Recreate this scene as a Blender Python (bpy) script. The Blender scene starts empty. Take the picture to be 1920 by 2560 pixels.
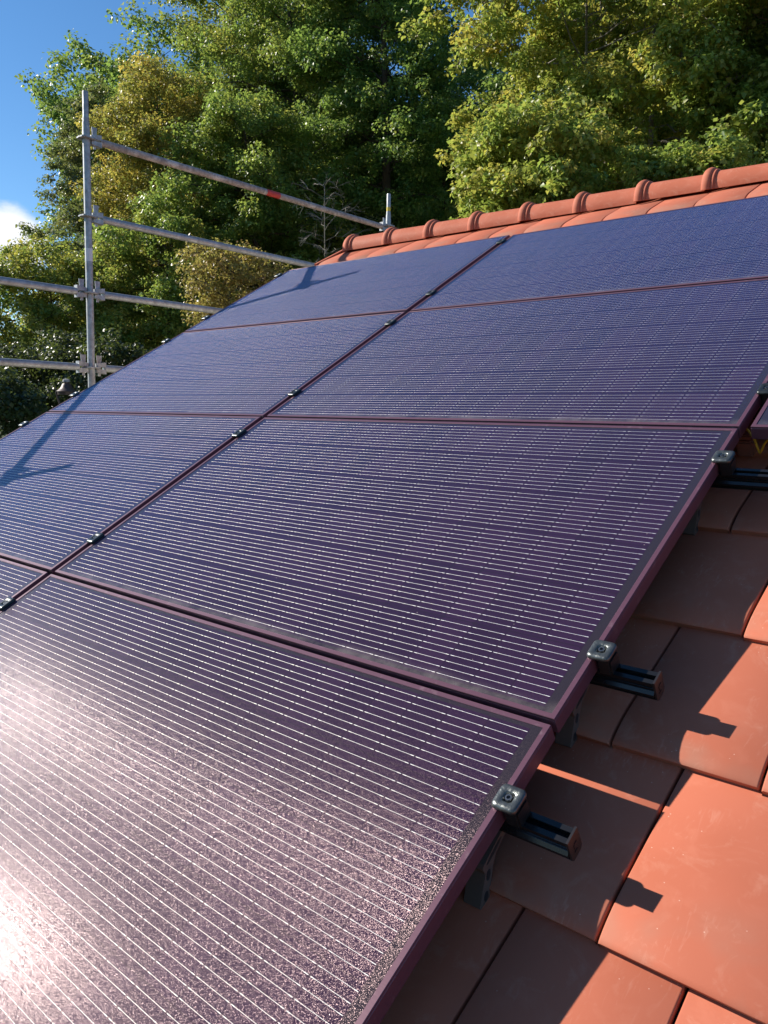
import bpy, bmesh, math, random
import numpy as np
from mathutils import Vector, Matrix

scene = bpy.context.scene
col = scene.collection
R = math.radians
PI = math.pi

# ------------------------------------------------------------------ camera
CAM = Vector((2.38881, -1.17255, 0.50442))
ROWS = [(0.75379947, 0.65675568, 0.02140865),
        (0.09394451, -0.07546592, -0.99271311),
        (-0.65035435, 0.75031785, -0.11858476)]          # right, down, forward
cd = bpy.data.cameras.new('camera')
cam = bpy.data.objects.new('camera', cd)
col.objects.link(cam)
r_, d_, f_ = (Vector(v) for v in ROWS)
cam.matrix_world = Matrix(((r_.x, -d_.x, -f_.x, CAM.x), (r_.y, -d_.y, -f_.y, CAM.y),
                           (r_.z, -d_.z, -f_.z, CAM.z), (0, 0, 0, 1)))
cd.sensor_fit = 'VERTICAL'
cd.sensor_height = 36.0
cd.sensor_width = 27.0
cd.lens = 27.73
cd.clip_start = 0.02
cd.clip_end = 2000
scene.camera = cam
scene.render.resolution_x, scene.render.resolution_y = 768, 1024

# ------------------------------------------------------------------ sky, sun, exposure
SUN = Vector((-0.78327, -0.31621, 0.53525))               # towards the sun
world = bpy.data.worlds.new('World')
scene.world = world
world.use_nodes = True
wn, wl = world.node_tree.nodes, world.node_tree.links
wn.clear()
sky = wn.new('ShaderNodeTexSky')
sky.sky_type = 'NISHITA'
sky.sun_disc = False
sky.sun_elevation = math.asin(SUN.z)
sky.sun_rotation = math.atan2(SUN.x, SUN.y)
sky.altitude = 600
sky.air_density = 1.0
sky.dust_density = 0.0
sky.ozone_density = 3.0
bg = wn.new('ShaderNodeBackground')
bg.inputs['Strength'].default_value = 0.088
wo = wn.new('ShaderNodeOutputWorld')
# a bank of fair weather cloud low in the sky, by direction
tcw = wn.new('ShaderNodeTexCoord')
mpw = wn.new('ShaderNodeMapping')
mpw.inputs['Scale'].default_value = (1, 1, 2.2)
nz = wn.new('ShaderNodeTexNoise')
nz.inputs['Scale'].default_value = 5.5
nz.inputs['Detail'].default_value = 9
nz.inputs['Roughness'].default_value = 0.58
dt = wn.new('ShaderNodeVectorMath'); dt.operation = 'DISTANCE'
dt.inputs[1].default_value = (-0.8990, 0.3960, 0.1780)
mr = wn.new('ShaderNodeMapRange'); mr.clamp = True
mr.inputs['From Min'].default_value = 0.02
mr.inputs['From Max'].default_value = 0.066
mr.inputs['To Min'].default_value = 0.34
mr.inputs['To Max'].default_value = -0.30
ad = wn.new('ShaderNodeMath'); ad.operation = 'ADD'
m2 = wn.new('ShaderNodeMapRange'); m2.clamp = True
m2.interpolation_type = 'SMOOTHSTEP'
m2.inputs['From Min'].default_value = 0.50
m2.inputs['From Max'].default_value = 0.74
mixw = wn.new('ShaderNodeMix'); mixw.data_type = 'RGBA'
mixw.inputs['B'].default_value = (7.0, 7.2, 7.6, 1)
nrm = wn.new('ShaderNodeVectorMath'); nrm.operation = 'NORMALIZE'
wl.new(tcw.outputs['Generated'], nrm.inputs[0])
wl.new(nrm.outputs[0], mpw.inputs['Vector'])
wl.new(mpw.outputs[0], nz.inputs['Vector'])
wl.new(nrm.outputs[0], dt.inputs[0])
wl.new(dt.outputs['Value'], mr.inputs['Value'])
wl.new(nz.outputs['Fac'], ad.inputs[0])
wl.new(mr.outputs[0], ad.inputs[1])
wl.new(ad.outputs[0], m2.inputs['Value'])
wl.new(m2.outputs[0], mixw.inputs['Factor'])
hs = wn.new('ShaderNodeHueSaturation')
hs.inputs['Saturation'].default_value = 1.19
wl.new(sky.outputs[0], hs.inputs['Color'])
wl.new(hs.outputs[0], mixw.inputs['A'])
wl.new(mixw.outputs['Result'], bg.inputs['Color'])
wl.new(bg.outputs[0], wo.inputs['Surface'])

sl = bpy.data.lights.new('sun', 'SUN')
sl.energy = 5.0
sl.angle = R(0.53)
sl.color = (1.0, 0.93, 0.83)
sun = bpy.data.objects.new('sun', sl)
col.objects.link(sun)
sun.rotation_euler = SUN.to_track_quat('Z', 'Y').to_euler()
sun.location = (-20, -10, 20)

vs = scene.view_settings
vs.view_transform = 'Standard'
vs.look = 'None'
vs.exposure = 0.75
vs.gamma = 1.0
vs.use_curve_mapping = False
scene.cycles.use_denoising = True
scene.cycles.max_bounces = 8
scene.cycles.transparent_max_bounces = 8

# ------------------------------------------------------------------ helpers
PITCH = R(30)
CP, SP = math.cos(PITCH), math.sin(PITCH)


def P(u, v, n):
    """roof coordinates (along ridge, up slope, off the panel plane) to world"""
    return Vector((u, v * CP - n * SP, v * SP + n * CP))


def tag(o, label=None, cat=None, group=None, kind=None):
    if label: o['label'] = label
    if cat: o['category'] = cat
    if group: o['group'] = group
    if kind: o['kind'] = kind
    return o


def empty(name, loc=(0, 0, 0), rot=(0, 0, 0), parent=None):
    o = bpy.data.objects.new(name, None)
    col.objects.link(o)
    o.location = loc
    o.rotation_euler = rot
    o.empty_display_size = 0.1
    if parent: o.parent = parent
    return o


def link_bm(name, bm, mats, parent=None, smooth=None, loc=None, rot=None):
    me = bpy.data.meshes.new(name)
    bmesh.ops.recalc_face_normals(bm, faces=bm.faces)
    bm.to_mesh(me)
    bm.free()
    for m in (mats if isinstance(mats, (list, tuple)) else [mats]):
        me.materials.append(m)
    if smooth is not None:
        me.polygons.foreach_set('use_smooth', [True] * len(me.polygons))
        me.set_sharp_from_angle(angle=R(smooth))
    o = bpy.data.objects.new(name, me)
    col.objects.link(o)
    if parent: o.parent = parent
    if loc is not None: o.location = loc
    if rot is not None: o.rotation_euler = rot
    return o


def copy_tree(o, parent=None):
    c = o.copy()
    col.objects.link(c)
    if parent: c.parent = parent
    for ch in list(o.children):
        copy_tree(ch, c)
    return c


def box(bm, x0, x1, y0, y1, z0, z1, mat=0):
    vs_ = [bm.verts.new(p) for p in ((x0, y0, z0), (x1, y0, z0), (x1, y1, z0), (x0, y1, z0),
                                     (x0, y0, z1), (x1, y0, z1), (x1, y1, z1), (x0, y1, z1))]
    fs = []
    for i in ((0, 3, 2, 1), (4, 5, 6, 7), (0, 1, 5, 4), (1, 2, 6, 5), (2, 3, 7, 6), (3, 0, 4, 7)):
        f = bm.faces.new([vs_[k] for k in i]); f.material_index = mat; fs.append(f)
    return vs_, fs


def bevel_all(bm, w, seg=2, ang=30):
    es = [e for e in bm.edges if len(e.link_faces) == 2 and e.calc_face_angle(0) > R(ang)]
    bmesh.ops.bevel(bm, geom=es, offset=w, segments=seg, profile=0.5, affect='EDGES', clamp_overlap=True)


def tube(bm, pts, rads, seg=12, cap=True, mat=0):
    """sweep circles along pts"""
    pts = [Vector(p) for p in pts]
    if not isinstance(rads, (list, tuple)): rads = [rads] * len(pts)
    rings = []
    t0 = (pts[1] - pts[0]).normalized()
    a = t0.orthogonal().normalized()
    for i, p in enumerate(pts):
        if i == 0: t = pts[1] - pts[0]
        elif i == len(pts) - 1: t = pts[-1] - pts[-2]
        else: t = (pts[i + 1] - pts[i - 1])
        t.normalize()
        a = (a - t * a.dot(t)).normalized()
        b = t.cross(a)
        rings.append([bm.verts.new(p + (a * math.cos(2 * PI * k / seg) + b * math.sin(2 * PI * k / seg)) * rads[i])
                      for k in range(seg)])
    for q, s in zip(rings, rings[1:]):
        for k in range(seg):
            f = bm.faces.new((q[k], q[(k + 1) % seg], s[(k + 1) % seg], s[k])); f.material_index = mat
    if cap:
        f = bm.faces.new(rings[0][::-1]); f.material_index = mat
        f = bm.faces.new(rings[-1]); f.material_index = mat
    return rings


def extrude_profile(bm, prof, u0, u1, axis='x'):
    """prof: list of (a, b) closed polygon; extruded along x"""
    A = [bm.verts.new((u0, a, b)) for a, b in prof]
    B = [bm.verts.new((u1, a, b)) for a, b in prof]
    n = len(prof)
    for k in range(n):
        bm.faces.new((A[k], A[(k + 1) % n], B[(k + 1) % n], B[k]))
    bm.faces.new(A[::-1]); bm.faces.new(B)


# ------------------------------------------------------------------ node helpers
class NT:
    def __init__(s, name):
        s.m = bpy.data.materials.new(name)
        s.m.use_nodes = True
        s.n = s.m.node_tree.nodes
        s.l = s.m.node_tree.links
        s.n.clear()
        s.out = s.n.new('ShaderNodeOutputMaterial')

    def node(s, typ, **kw):
        nd = s.n.new(typ)
        for k, v in kw.items(): setattr(nd, k, v)
        return nd

    def put(s, sock, v):
        if isinstance(v, bpy.types.NodeSocket): s.l.new(v, sock)
        elif v is not None: sock.default_value = v

    def math(s, op, a, b=None, c=None, clamp=False):
        nd = s.node('ShaderNodeMath', operation=op, use_clamp=clamp)
        s.put(nd.inputs[0], a); s.put(nd.inputs[1], b)
        if c is not None: s.put(nd.inputs[2], c)
        return nd.outputs[0]

    def mix(s, fac, a, b, blend='MIX'):
        nd = s.node('ShaderNodeMix', data_type='RGBA', blend_type=blend)
        s.put(nd.inputs['Factor'], fac); s.put(nd.inputs['A'], a); s.put(nd.inputs['B'], b)
        return nd.outputs['Result']

    def noise(s, vec, scale, detail=4, rough=0.55, dist=0.0):
        nd = s.node('ShaderNodeTexNoise')
        s.put(nd.inputs['Vector'], vec)
        nd.inputs['Scale'].default_value = scale
        nd.inputs['Detail'].default_value = detail
        nd.inputs['Roughness'].default_value = rough
        nd.inputs['Distortion'].default_value = dist
        return nd

    def rng(s, v, a, b, c=0.0, d=1.0, smooth=False):
        nd = s.node('ShaderNodeMapRange', clamp=True)
        if smooth: nd.interpolation_type = 'SMOOTHSTEP'
        s.put(nd.inputs['Value'], v)
        for k, x in zip(('From Min', 'From Max', 'To Min', 'To Max'), (a, b, c, d)): s.put(nd.inputs[k], x)
        return nd.outputs[0]

    def obj(s):
        return s.node('ShaderNodeTexCoord').outputs['Object']

    def bsdf(s, **kw):
        nd = s.node('ShaderNodeBsdfPrincipled')
        for k, v in kw.items():
            s.put(nd.inputs[k.replace('_', ' ')], v)
        return nd

    def bump(s, h, strength=0.3, dist=0.002):
        nd = s.node('ShaderNodeBump')
        nd.inputs['Strength'].default_value = strength
        nd.inputs['Distance'].default_value = dist
        s.put(nd.inputs['Height'], h)
        return nd.outputs[0]

    def done(s, shader):
        s.l.new(shader, s.out.inputs['Surface'])
        return s.m


def C(r, g, b): return (r, g, b, 1.0)


# ------------------------------------------------------------------ panel geometry constants
PW, PH, PT = 1.7668, 0.9931, 0.035
GU, GV, GU2 = 0.0233, 0.0123, 0.0259
CX0, CPX, NX = 0.0335, 0.0811, 21          # first cell edge, half cell pitch
LY0, CPY, LP = 0.0282, 0.1603, 0.0171      # first wire, cell pitch, wire pitch
CY0 = LY0 - (CPY - 8 * LP) / 2


def mat_panel():
    t = NT('patterned_panel_glass')
    co = t.obj()
    sx = t.node('ShaderNodeSeparateXYZ'); t.l.new(co, sx.inputs[0])
    x, y = sx.outputs[0], sx.outputs[1]
    M = t.math
    # cells along the panel
    kx = M('DIVIDE', M('SUBTRACT', x, CX0), CPX)
    fx = M('FRACT', kx)
    gx = M('MULTIPLY', M('MINIMUM', fx, M('SUBTRACT', 1.0, fx)), CPX)     # distance to cell gap
    cy = M('DIVIDE', M('SUBTRACT', y, CY0), CPY)
    fy = M('MULTIPLY', M('FRACT', cy), CPY)
    gy = M('MINIMUM', fy, M('SUBTRACT', CPY, fy))
    half = (CPY - 8 * LP) / 2
    li = M('DIVIDE', M('SUBTRACT', fy, half), LP)
    lr = M('MINIMUM', M('MAXIMUM', M('ROUND', li), 0.0), 8.0)
    sd = M('MULTIPLY', M('SUBTRACT', li, lr), LP)
    dist = M('ABSOLUTE', sd)
    inx = M('MULTIPLY', M('GREATER_THAN', x, CX0), M('LESS_THAN', x, CX0 + NX * CPX))
    iny = M('MULTIPLY', M('GREATER_THAN', y, CY0 + 0.004), M('LESS_THAN', y, CY0 + 6 * CPY - 0.004))
    inside = M('MULTIPLY', inx, iny)
    # wires swell a little at the solder points
    pad = M('MULTIPLY', M('LESS_THAN', M('ABSOLUTE', M('SUBTRACT', gx, 0.0065)), 0.0036), 0.00030)
    wid = M('ADD', 0.00040, pad)
    wire = M('MULTIPLY', M('MULTIPLY', M('LESS_THAN', dist, wid), M('GREATER_THAN', gx, 0.0014)), inside)
    cellgap = M('MULTIPLY', M('MAXIMUM', M('LESS_THAN', gx, 0.0010), M('LESS_THAN', gy, 0.0012)), inside)
    # chamfered wafer corners
    corner = M('MULTIPLY', M('LESS_THAN', M('ADD', gx, gy), 0.0085), inside)
    finger = M('LESS_THAN', M('FRACT', M('DIVIDE', x, 0.0016)), 0.10)
    # per cell tone
    cid = t.node('ShaderNodeCombineXYZ')
    t.l.new(M('FLOOR', kx), cid.inputs[0]); t.l.new(M('FLOOR', cy), cid.inputs[1])
    oi = t.node('ShaderNodeObjectInfo')
    t.l.new(M('MULTIPLY', oi.outputs['Random'], 91.0), cid.inputs[2])
    wnz = t.node('ShaderNodeTexWhiteNoise', noise_dimensions='3D')
    t.l.new(cid.outputs[0], wnz.inputs['Vector'])
    cell = t.mix(wnz.outputs['Value'], C(0.022, 0.011, 0.029), C(0.030, 0.014, 0.037))
    cell = t.mix(M('MULTIPLY', finger, 0.30), cell, C(0.05, 0.03, 0.05))
    colr = t.mix(inside, C(0.026, 0.021, 0.028), cell)
    colr = t.mix(M('MAXIMUM', cellgap, M('MULTIPLY', corner, 0.6)), colr, C(0.022, 0.013, 0.026))
    colr = t.mix(wire, colr, C(0.74, 0.72, 0.67))
    # dust lying on the glass: fine, gathered at the lower frame edge
    nd = t.noise(co, 9.0, 6, 0.65)
    low = t.rng(y, 0.012, 0.045, 1.0, 0.0, True)
    dust = M('MULTIPLY', M('MULTIPLY', low, t.rng(nd.outputs['Fac'], 0.35, 0.75)), 0.30)
    vor = t.node('ShaderNodeTexVoronoi', feature='F1')
    t.l.new(co, vor.inputs['Vector']); vor.inputs['Scale'].default_value = 38.0
    spk = M('MULTIPLY', M('LESS_THAN', vor.outputs['Distance'], 0.045),
            M('GREATER_THAN', t.noise(co, 21.0, 2).outputs['Fac'], 0.56))
    dust = M('MAXIMUM', dust, M('MULTIPLY', spk, 0.55))
    colr = t.mix(dust, colr, C(0.45, 0.38, 0.36))
    # embossed glass: facet slopes of an egg-crate pattern, one facet per small cell
    fl = t.node('ShaderNodeVectorMath', operation='SCALE'); t.l.new(co, fl.inputs[0]); fl.inputs['Scale'].default_value = 2300.0
    fl2 = t.node('ShaderNodeVectorMath', operation='FLOOR'); t.l.new(fl.outputs[0], fl2.inputs[0])
    adv = t.node('ShaderNodeVectorMath', operation='ADD'); t.l.new(fl2.outputs[0], adv.inputs[0])
    t.l.new(cid.outputs[0], adv.inputs[1])
    wf = t.node('ShaderNodeTexWhiteNoise', noise_dimensions='3D'); t.l.new(fl2.outputs[0], wf.inputs['Vector'])
    sc = t.node('ShaderNodeSeparateColor'); t.l.new(wf.outputs['Color'], sc.inputs[0])
    p = M('COSINE', M('MULTIPLY', sc.outputs[0], PI))
    q = M('COSINE', M('MULTIPLY', sc.outputs[1], PI))
    flat = M('LESS_THAN', sc.outputs[2], 0.17)
    amp = M('MULTIPLY_ADD', flat, -0.86, 1.0)
    fsx = M('MULTIPLY', amp, M('ADD', M('MULTIPLY', p, 0.150), M('MULTIPLY', q, 0.070)))
    fsy = M('MULTIPLY', amp, M('ADD', M('MULTIPLY', p, 0.040), M('MULTIPLY', q, 0.210)))
    cv = t.node('ShaderNodeCombineXYZ')
    t.l.new(fsx, cv.inputs[0]); t.l.new(fsy, cv.inputs[1]); cv.inputs[2].default_value = 1.0
    vt = t.node('ShaderNodeVectorTransform', vector_type='VECTOR', convert_from='OBJECT', convert_to='WORLD')
    t.l.new(cv.outputs[0], vt.inputs[0])
    nn = t.node('ShaderNodeVectorMath', operation='NORMALIZE'); t.l.new(vt.outputs[0], nn.inputs[0])
    # sparkle: some facets catch more than others
    g1 = t.node('ShaderNodeVectorMath', operation='SCALE'); t.l.new(co, g1.inputs[0]); g1.inputs['Scale'].default_value = 950.0
    g2 = t.node('ShaderNodeVectorMath', operation='FLOOR'); t.l.new(g1.outputs[0], g2.inputs[0])
    g3 = t.node('ShaderNodeTexWhiteNoise', noise_dimensions='3D'); t.l.new(g2.outputs[0], g3.inputs['Vector'])
    lev = M('MULTIPLY_ADD', M('POWER', g3.outputs['Value'], 3.0), 0.12, 0.135)
    # the wires are round and tinned: they mirror the sky and flash in the sun
    inv = M('SUBTRACT', 1.0, wire)
    wx = M('MULTIPLY', fsx, M('MULTIPLY_ADD', inv, 0.6, 0.4))
    wy = M('ADD', M('MULTIPLY', fsy, inv), M('MULTIPLY', M('MULTIPLY', M('DIVIDE', sd, wid), 1.3), wire))
    t.l.new(wx, cv.inputs[0]); t.l.new(wy, cv.inputs[1])
    b = t.bsdf(Base_Color=colr, Roughness=M('MULTIPLY_ADD', wire, 0.28, 0.215), Metallic=M('MULTIPLY', wire, 0.62), IOR=1.45, Specular_IOR_Level=lev, Specular_Tint=C(1.0, 0.64, 0.69),
               Sheen_Weight=1.0, Sheen_Roughness=0.28, Sheen_Tint=C(0.065, 0.31, 1.0))
    t.l.new(nn.outputs[0], b.inputs['Normal'])
    return t.done(b.outputs[0])


def mat_frame():
    t = NT('plum_anodised_frame')
    co = t.obj()
    mp = t.node('ShaderNodeMapping'); t.l.new(co, mp.inputs[0]); mp.inputs['Scale'].default_value = (4, 60, 60)
    n = t.noise(mp.outputs[0], 3.0, 4)
    n2 = t.noise(co, 30.0, 4, 0.6)
    c = t.mix(n.outputs['Fac'], C(0.105, 0.043, 0.064), C(0.138, 0.062, 0.088))
    c = t.mix(t.rng(n2.outputs['Fac'], 0.60, 0.78, 0, 0.30), c, C(0.40, 0.30, 0.31))
    b = t.bsdf(Base_Color=c, Roughness=0.36, Metallic=0.25, Specular_IOR_Level=0.5)
    t.l.new(t.bump(n.outputs['Fac'], 0.08, 0.001), b.inputs['Normal'])
    return t.done(b.outputs[0])


def mat_tile():
    t = NT('engobed_clay_tile')
    geo = t.node('ShaderNodeNewGeometry')
    rnd = geo.outputs['Random Per Island']
    co = t.obj()
    off = t.node('ShaderNodeVectorMath', operation='ADD'); t.l.new(co, off.inputs[0])
    rv = t.node('ShaderNodeCombineXYZ'); 
    for k in range(3): t.l.new(t.math('MULTIPLY', rnd, 7.0 + 3 * k), rv.inputs[k])
    t.l.new(rv.outputs[0], off.inputs[1])
    v = off.outputs[0]
    big = t.noise(v, 3.2, 3, 0.5)
    med = t.noise(v, 17.0, 5, 0.6, 0.6)
    fine = t.noise(v, 260.0, 3, 0.6)
    M = t.math
    c = t.mix(big.outputs['Fac'], C(0.50, 0.152, 0.088), C(0.435, 0.124, 0.070))
    c = t.mix(M('MULTIPLY', rnd, 0.75), c, C(0.385, 0.130, 0.082))
    c = t.mix(t.rng(big.outputs['Fac'], 0.50, 0.68, 0, 0.45), c, C(0.36, 0.105, 0.058))
    c = t.mix(t.rng(med.outputs['Fac'], 0.52, 0.80, 0, 0.35), c, C(0.55, 0.215, 0.14))
    # kiln bloom: greyish clouds towards the lower edge of each tile
    uv = t.node('ShaderNodeUVMap'); uv.uv_map = 'tile'
    su = t.node('ShaderNodeSeparateXYZ'); t.l.new(uv.outputs[0], su.inputs[0])
    edge = t.rng(su.outputs[1], 0.0, 0.42, 1.0, 0.0, True)
    bl = t.noise(v, 6.0, 3, 0.5)
    c = t.mix(M('MULTIPLY', edge, t.rng(bl.outputs['Fac'], 0.44, 0.64, 0.0, 0.62)), c, C(0.30, 0.185, 0.135))
    # scuffs and boot dust
    mp = t.node('ShaderNodeMapping'); t.l.new(v, mp.inputs[0])
    mp.inputs['Rotation'].default_value = (0.3, 0.2, 0.75); mp.inputs['Scale'].default_value = (95, 22, 40)
    sc = t.noise(mp.outputs[0], 1.0, 3, 0.6, 1.2)
    patch = t.noise(v, 7.5, 2, 0.5)
    scuff = M('MULTIPLY', t.rng(sc.outputs['Fac'], 0.56, 0.70), t.rng(patch.outputs['Fac'], 0.53, 0.66))
    c = t.mix(M('MULTIPLY', scuff, 0.20), c, C(0.66, 0.42, 0.32))
    pat2 = t.noise(v, 13.0, 6, 0.7, 0.8)
    c = t.mix(t.rng(pat2.outputs['Fac'], 0.56, 0.78, 0, 0.32), c, C(0.62, 0.36, 0.26))
    vo = t.node('ShaderNodeTexVoronoi', feature='F1'); t.l.new(v, vo.inputs['Vector']); vo.inputs['Scale'].default_value = 55.0
    sp = M('MULTIPLY', M('LESS_THAN', vo.outputs['Distance'], 0.06), M('GREATER_THAN', patch.outputs['Fac'], 0.52))
    c = t.mix(M('MULTIPLY', sp, 0.40), c, C(0.72, 0.52, 0.42))
    b = t.bsdf(Base_Color=c, Roughness=t.rng(med.outputs['Fac'], 0.3, 0.7, 0.52, 0.68), Specular_IOR_Level=0.08)
    h = M('ADD', M('MULTIPLY', fine.outputs['Fac'], 0.5), M('MULTIPLY', big.outputs['Fac'], 2.0))
    t.l.new(t.bump(h, 0.16, 0.0010), b.inputs['Normal'])
    return t.done(b.outputs[0])


def mat_galv():
    t = NT('galvanised_steel_tube')
    co = t.obj()
    n = t.noise(co, 26.0, 5, 0.6)
    n2 = t.noise(co, 7.0, 6, 0.7)
    vo = t.node('ShaderNodeTexVoronoi', feature='F1'); t.l.new(co, vo.inputs['Vector']); vo.inputs['Scale'].default_value = 60
    c = t.mix(vo.outputs['Color'], C(0.30, 0.31, 0.32), C(0.44, 0.46, 0.47))
    c = t.mix(t.rng(n.outputs['Fac'], 0.45, 0.7), c, C(0.27, 0.275, 0.28))
    c = t.mix(t.rng(n2.outputs['Fac'], 0.60, 0.72, 0, 0.65), c, C(0.30, 0.22, 0.17))
    b = t.bsdf(Base_Color=c, Roughness=t.rng(n.outputs['Fac'], 0.3, 0.7, 0.42, 0.66), Metallic=0.45)
    t.l.new(t.bump(n.outputs['Fac'], 0.15, 0.001), b.inputs['Normal'])
    return t.done(b.outputs[0])


def mat_dirty_tube():
    t = NT('mortar_spattered_tube')
    co = t.obj()
    n = t.noise(co, 34.0, 5, 0.65)
    n2 = t.noise(co, 11.0, 5, 0.7)
    c = t.mix(t.rng(n.outputs['Fac'], 0.40, 0.62), C(0.25, 0.21, 0.19), C(0.42, 0.37, 0.34))
    c = t.mix(t.rng(n2.outputs['Fac'], 0.52, 0.64), c, C(0.56, 0.51, 0.48))
    b = t.bsdf(Base_Color=c, Roughness=0.78)
    t.l.new(t.bump(n.outputs['Fac'], 0.8, 0.006), b.inputs['Normal'])
    return t.done(b.outputs[0])


def simple(name, c, rough=0.5, metal=0.0, nscale=20.0, var=0.25, bump=0.1, spec=0.5):
    t = NT(name)
    co = t.obj()
    n = t.noise(co, nscale, 4, 0.6)
    c2 = tuple(min(1, k * (1 - var)) for k in c)
    cc = t.mix(n.outputs['Fac'], C(*c), C(*c2))
    b = t.bsdf(Base_Color=cc, Roughness=rough, Metallic=metal, Specular_IOR_Level=spec)
    if bump: t.l.new(t.bump(n.outputs['Fac'], bump, 0.002), b.inputs['Normal'])
    return t.done(b.outputs[0])


def mat_leaf(name, green, yellow, dark, trans=0.35):
    t = NT(name)
    at = t.node('ShaderNodeAttribute'); at.attribute_name = 'tint'
    a2 = t.node('ShaderNodeAttribute'); a2.attribute_name = 'autumn'
    c = t.mix(at.outputs['Fac'], C(*dark), C(*green))
    c = t.mix(a2.outputs['Fac'], c, C(*yellow))
    b = t.bsdf(Base_Color=c, Roughness=0.42, Specular_IOR_Level=0.42)
    tr = t.node('ShaderNodeBsdfTranslucent')
    tc = t.mix(0.35, c, C(0.27, 0.33, 0.05))
    br = t.node('ShaderNodeHueSaturation'); br.inputs['Value'].default_value = 1.9
    t.l.new(tc, br.inputs['Color'])
    t.l.new(br.outputs[0], tr.inputs['Color'])
    mx = t.node('ShaderNodeMixShader'); mx.inputs[0].default_value = trans
    t.l.new(b.outputs[0], mx.inputs[1]); t.l.new(tr.outputs[0], mx.inputs[2])
    return t.done(mx.outputs[0])


M_PANEL, M_FRAME, M_TILE = mat_panel(), mat_frame(), mat_tile()
M_GALV, M_DIRTY = mat_galv(), mat_dirty_tube()
M_RAIL = simple('black_anodised_rail', (0.014, 0.014, 0.015), 0.24, 0.0, 60, 0.4, 0.02, 0.38)
M_CAP = simple('black_plastic_cap', (0.024, 0.020, 0.019), 0.28, 0.0, 40, 0.3, 0.05)
M_CLAMP = simple('worn_black_clamp_metal', (0.17, 0.185, 0.18), 0.33, 0.7, 70, 0.75, 0.9)
M_CLAMPMID = simple('dark_grey_clamp_metal', (0.045, 0.052, 0.052), 0.30, 0.5, 70, 0.6, 0.6)
M_CLAMPDARK = simple('black_clamp_stem', (0.022, 0.023, 0.024), 0.38, 0.2, 120, 0.5, 0.3)
M_BOLT = simple('dark_bolt_steel', (0.20, 0.21, 0.22), 0.28, 0.85, 80, 0.3, 0.05)
M_ALU = simple('dull_aluminium', (0.15, 0.105, 0.090), 0.7, 0.0, 50, 0.25, 0.08, 0.1)
M_SLOT = simple('chamber_shade_grey', (0.03, 0.03, 0.035), 0.6, 0.2, 50, 0.25, 0.05)  # dark grey for the shade painted into the hook chambers
M_UNDER = simple('dark_underlay', (0.03, 0.022, 0.02), 0.9)
M_RENDERWALL = simple('house_render_wall', (0.62, 0.58, 0.50), 0.9, 0, 8, 0.12, 0.2)
M_BROWNBOX = simple('red_brown_painted_metal', (0.23, 0.105, 0.085), 0.5, 0.0, 30, 0.2)
M_CABLE = simple('yellow_green_cable_sheath', (0.50, 0.36, 0.02), 0.45, 0, 60, 0.3, 0)
M_WHITE = simple('white_sticker', (0.74, 0.74, 0.76), 0.5, 0, 60, 0.25, 0.05)
M_RED = simple('red_sticker', (0.62, 0.06, 0.05), 0.5, 0, 90, 0.45, 0.05)
M_YELLOW = simple('yellow_sticker', (0.72, 0.55, 0.05), 0.5, 0, 90, 0.2, 0.05)
M_LAMP = simple('brown_painted_lamp_metal', (0.075, 0.050, 0.045), 0.5, 0.2, 12, 0.3)
M_LAMPTOP = simple('grey_lamp_cap_metal', (0.34, 0.32, 0.31), 0.5, 0.3, 12, 0.3)
M_BARK = simple('grey_brown_bark', (0.115, 0.090, 0.068), 0.9, 0, 9, 0.5, 0.6, 0.2)
M_BARKPALE = simple('pale_grey_bark', (0.26, 0.235, 0.20), 0.9, 0, 7, 0.45, 0.5, 0.2)

# ------------------------------------------------------------------ house and roof
U0, U1 = -2.02, 4.64                      # verge to verge
TW, TE = 0.256, 0.34                      # tile width and course height
V_EDGE0 = 0.090                           # lower edge of the course beside the second panel row
RIDGE_V = 3.848
house = empty('house', P(1.3, RIDGE_V, -0.14))
tag(house, 'house under a pitched roof of smooth orange red clay tiles with a humped ridge', 'house')


def hpart(name, bm, mats, smooth=None, parent=None):
    """geometry given in world coordinates, parented to the house"""
    par = parent or house
    base = Vector(house.location)
    bmesh.ops.translate(bm, verts=bm.verts, vec=-base)
    o = link_bm(name, bm, mats, par, smooth)
    return o


rng = random.Random(4)
prof = [(-0.001, -0.1525), (-0.0060, -0.1355), (-0.0035, -0.1326), (0.003, -0.1306), (0.014, -0.1283), (0.030, -0.1263),
        (0.048, -0.1253), (0.070, -0.1258), (0.10, -0.1281), (0.16, -0.1335), (0.24, -0.1408), (0.32, -0.1481), (0.372, -0.1527)]


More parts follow.
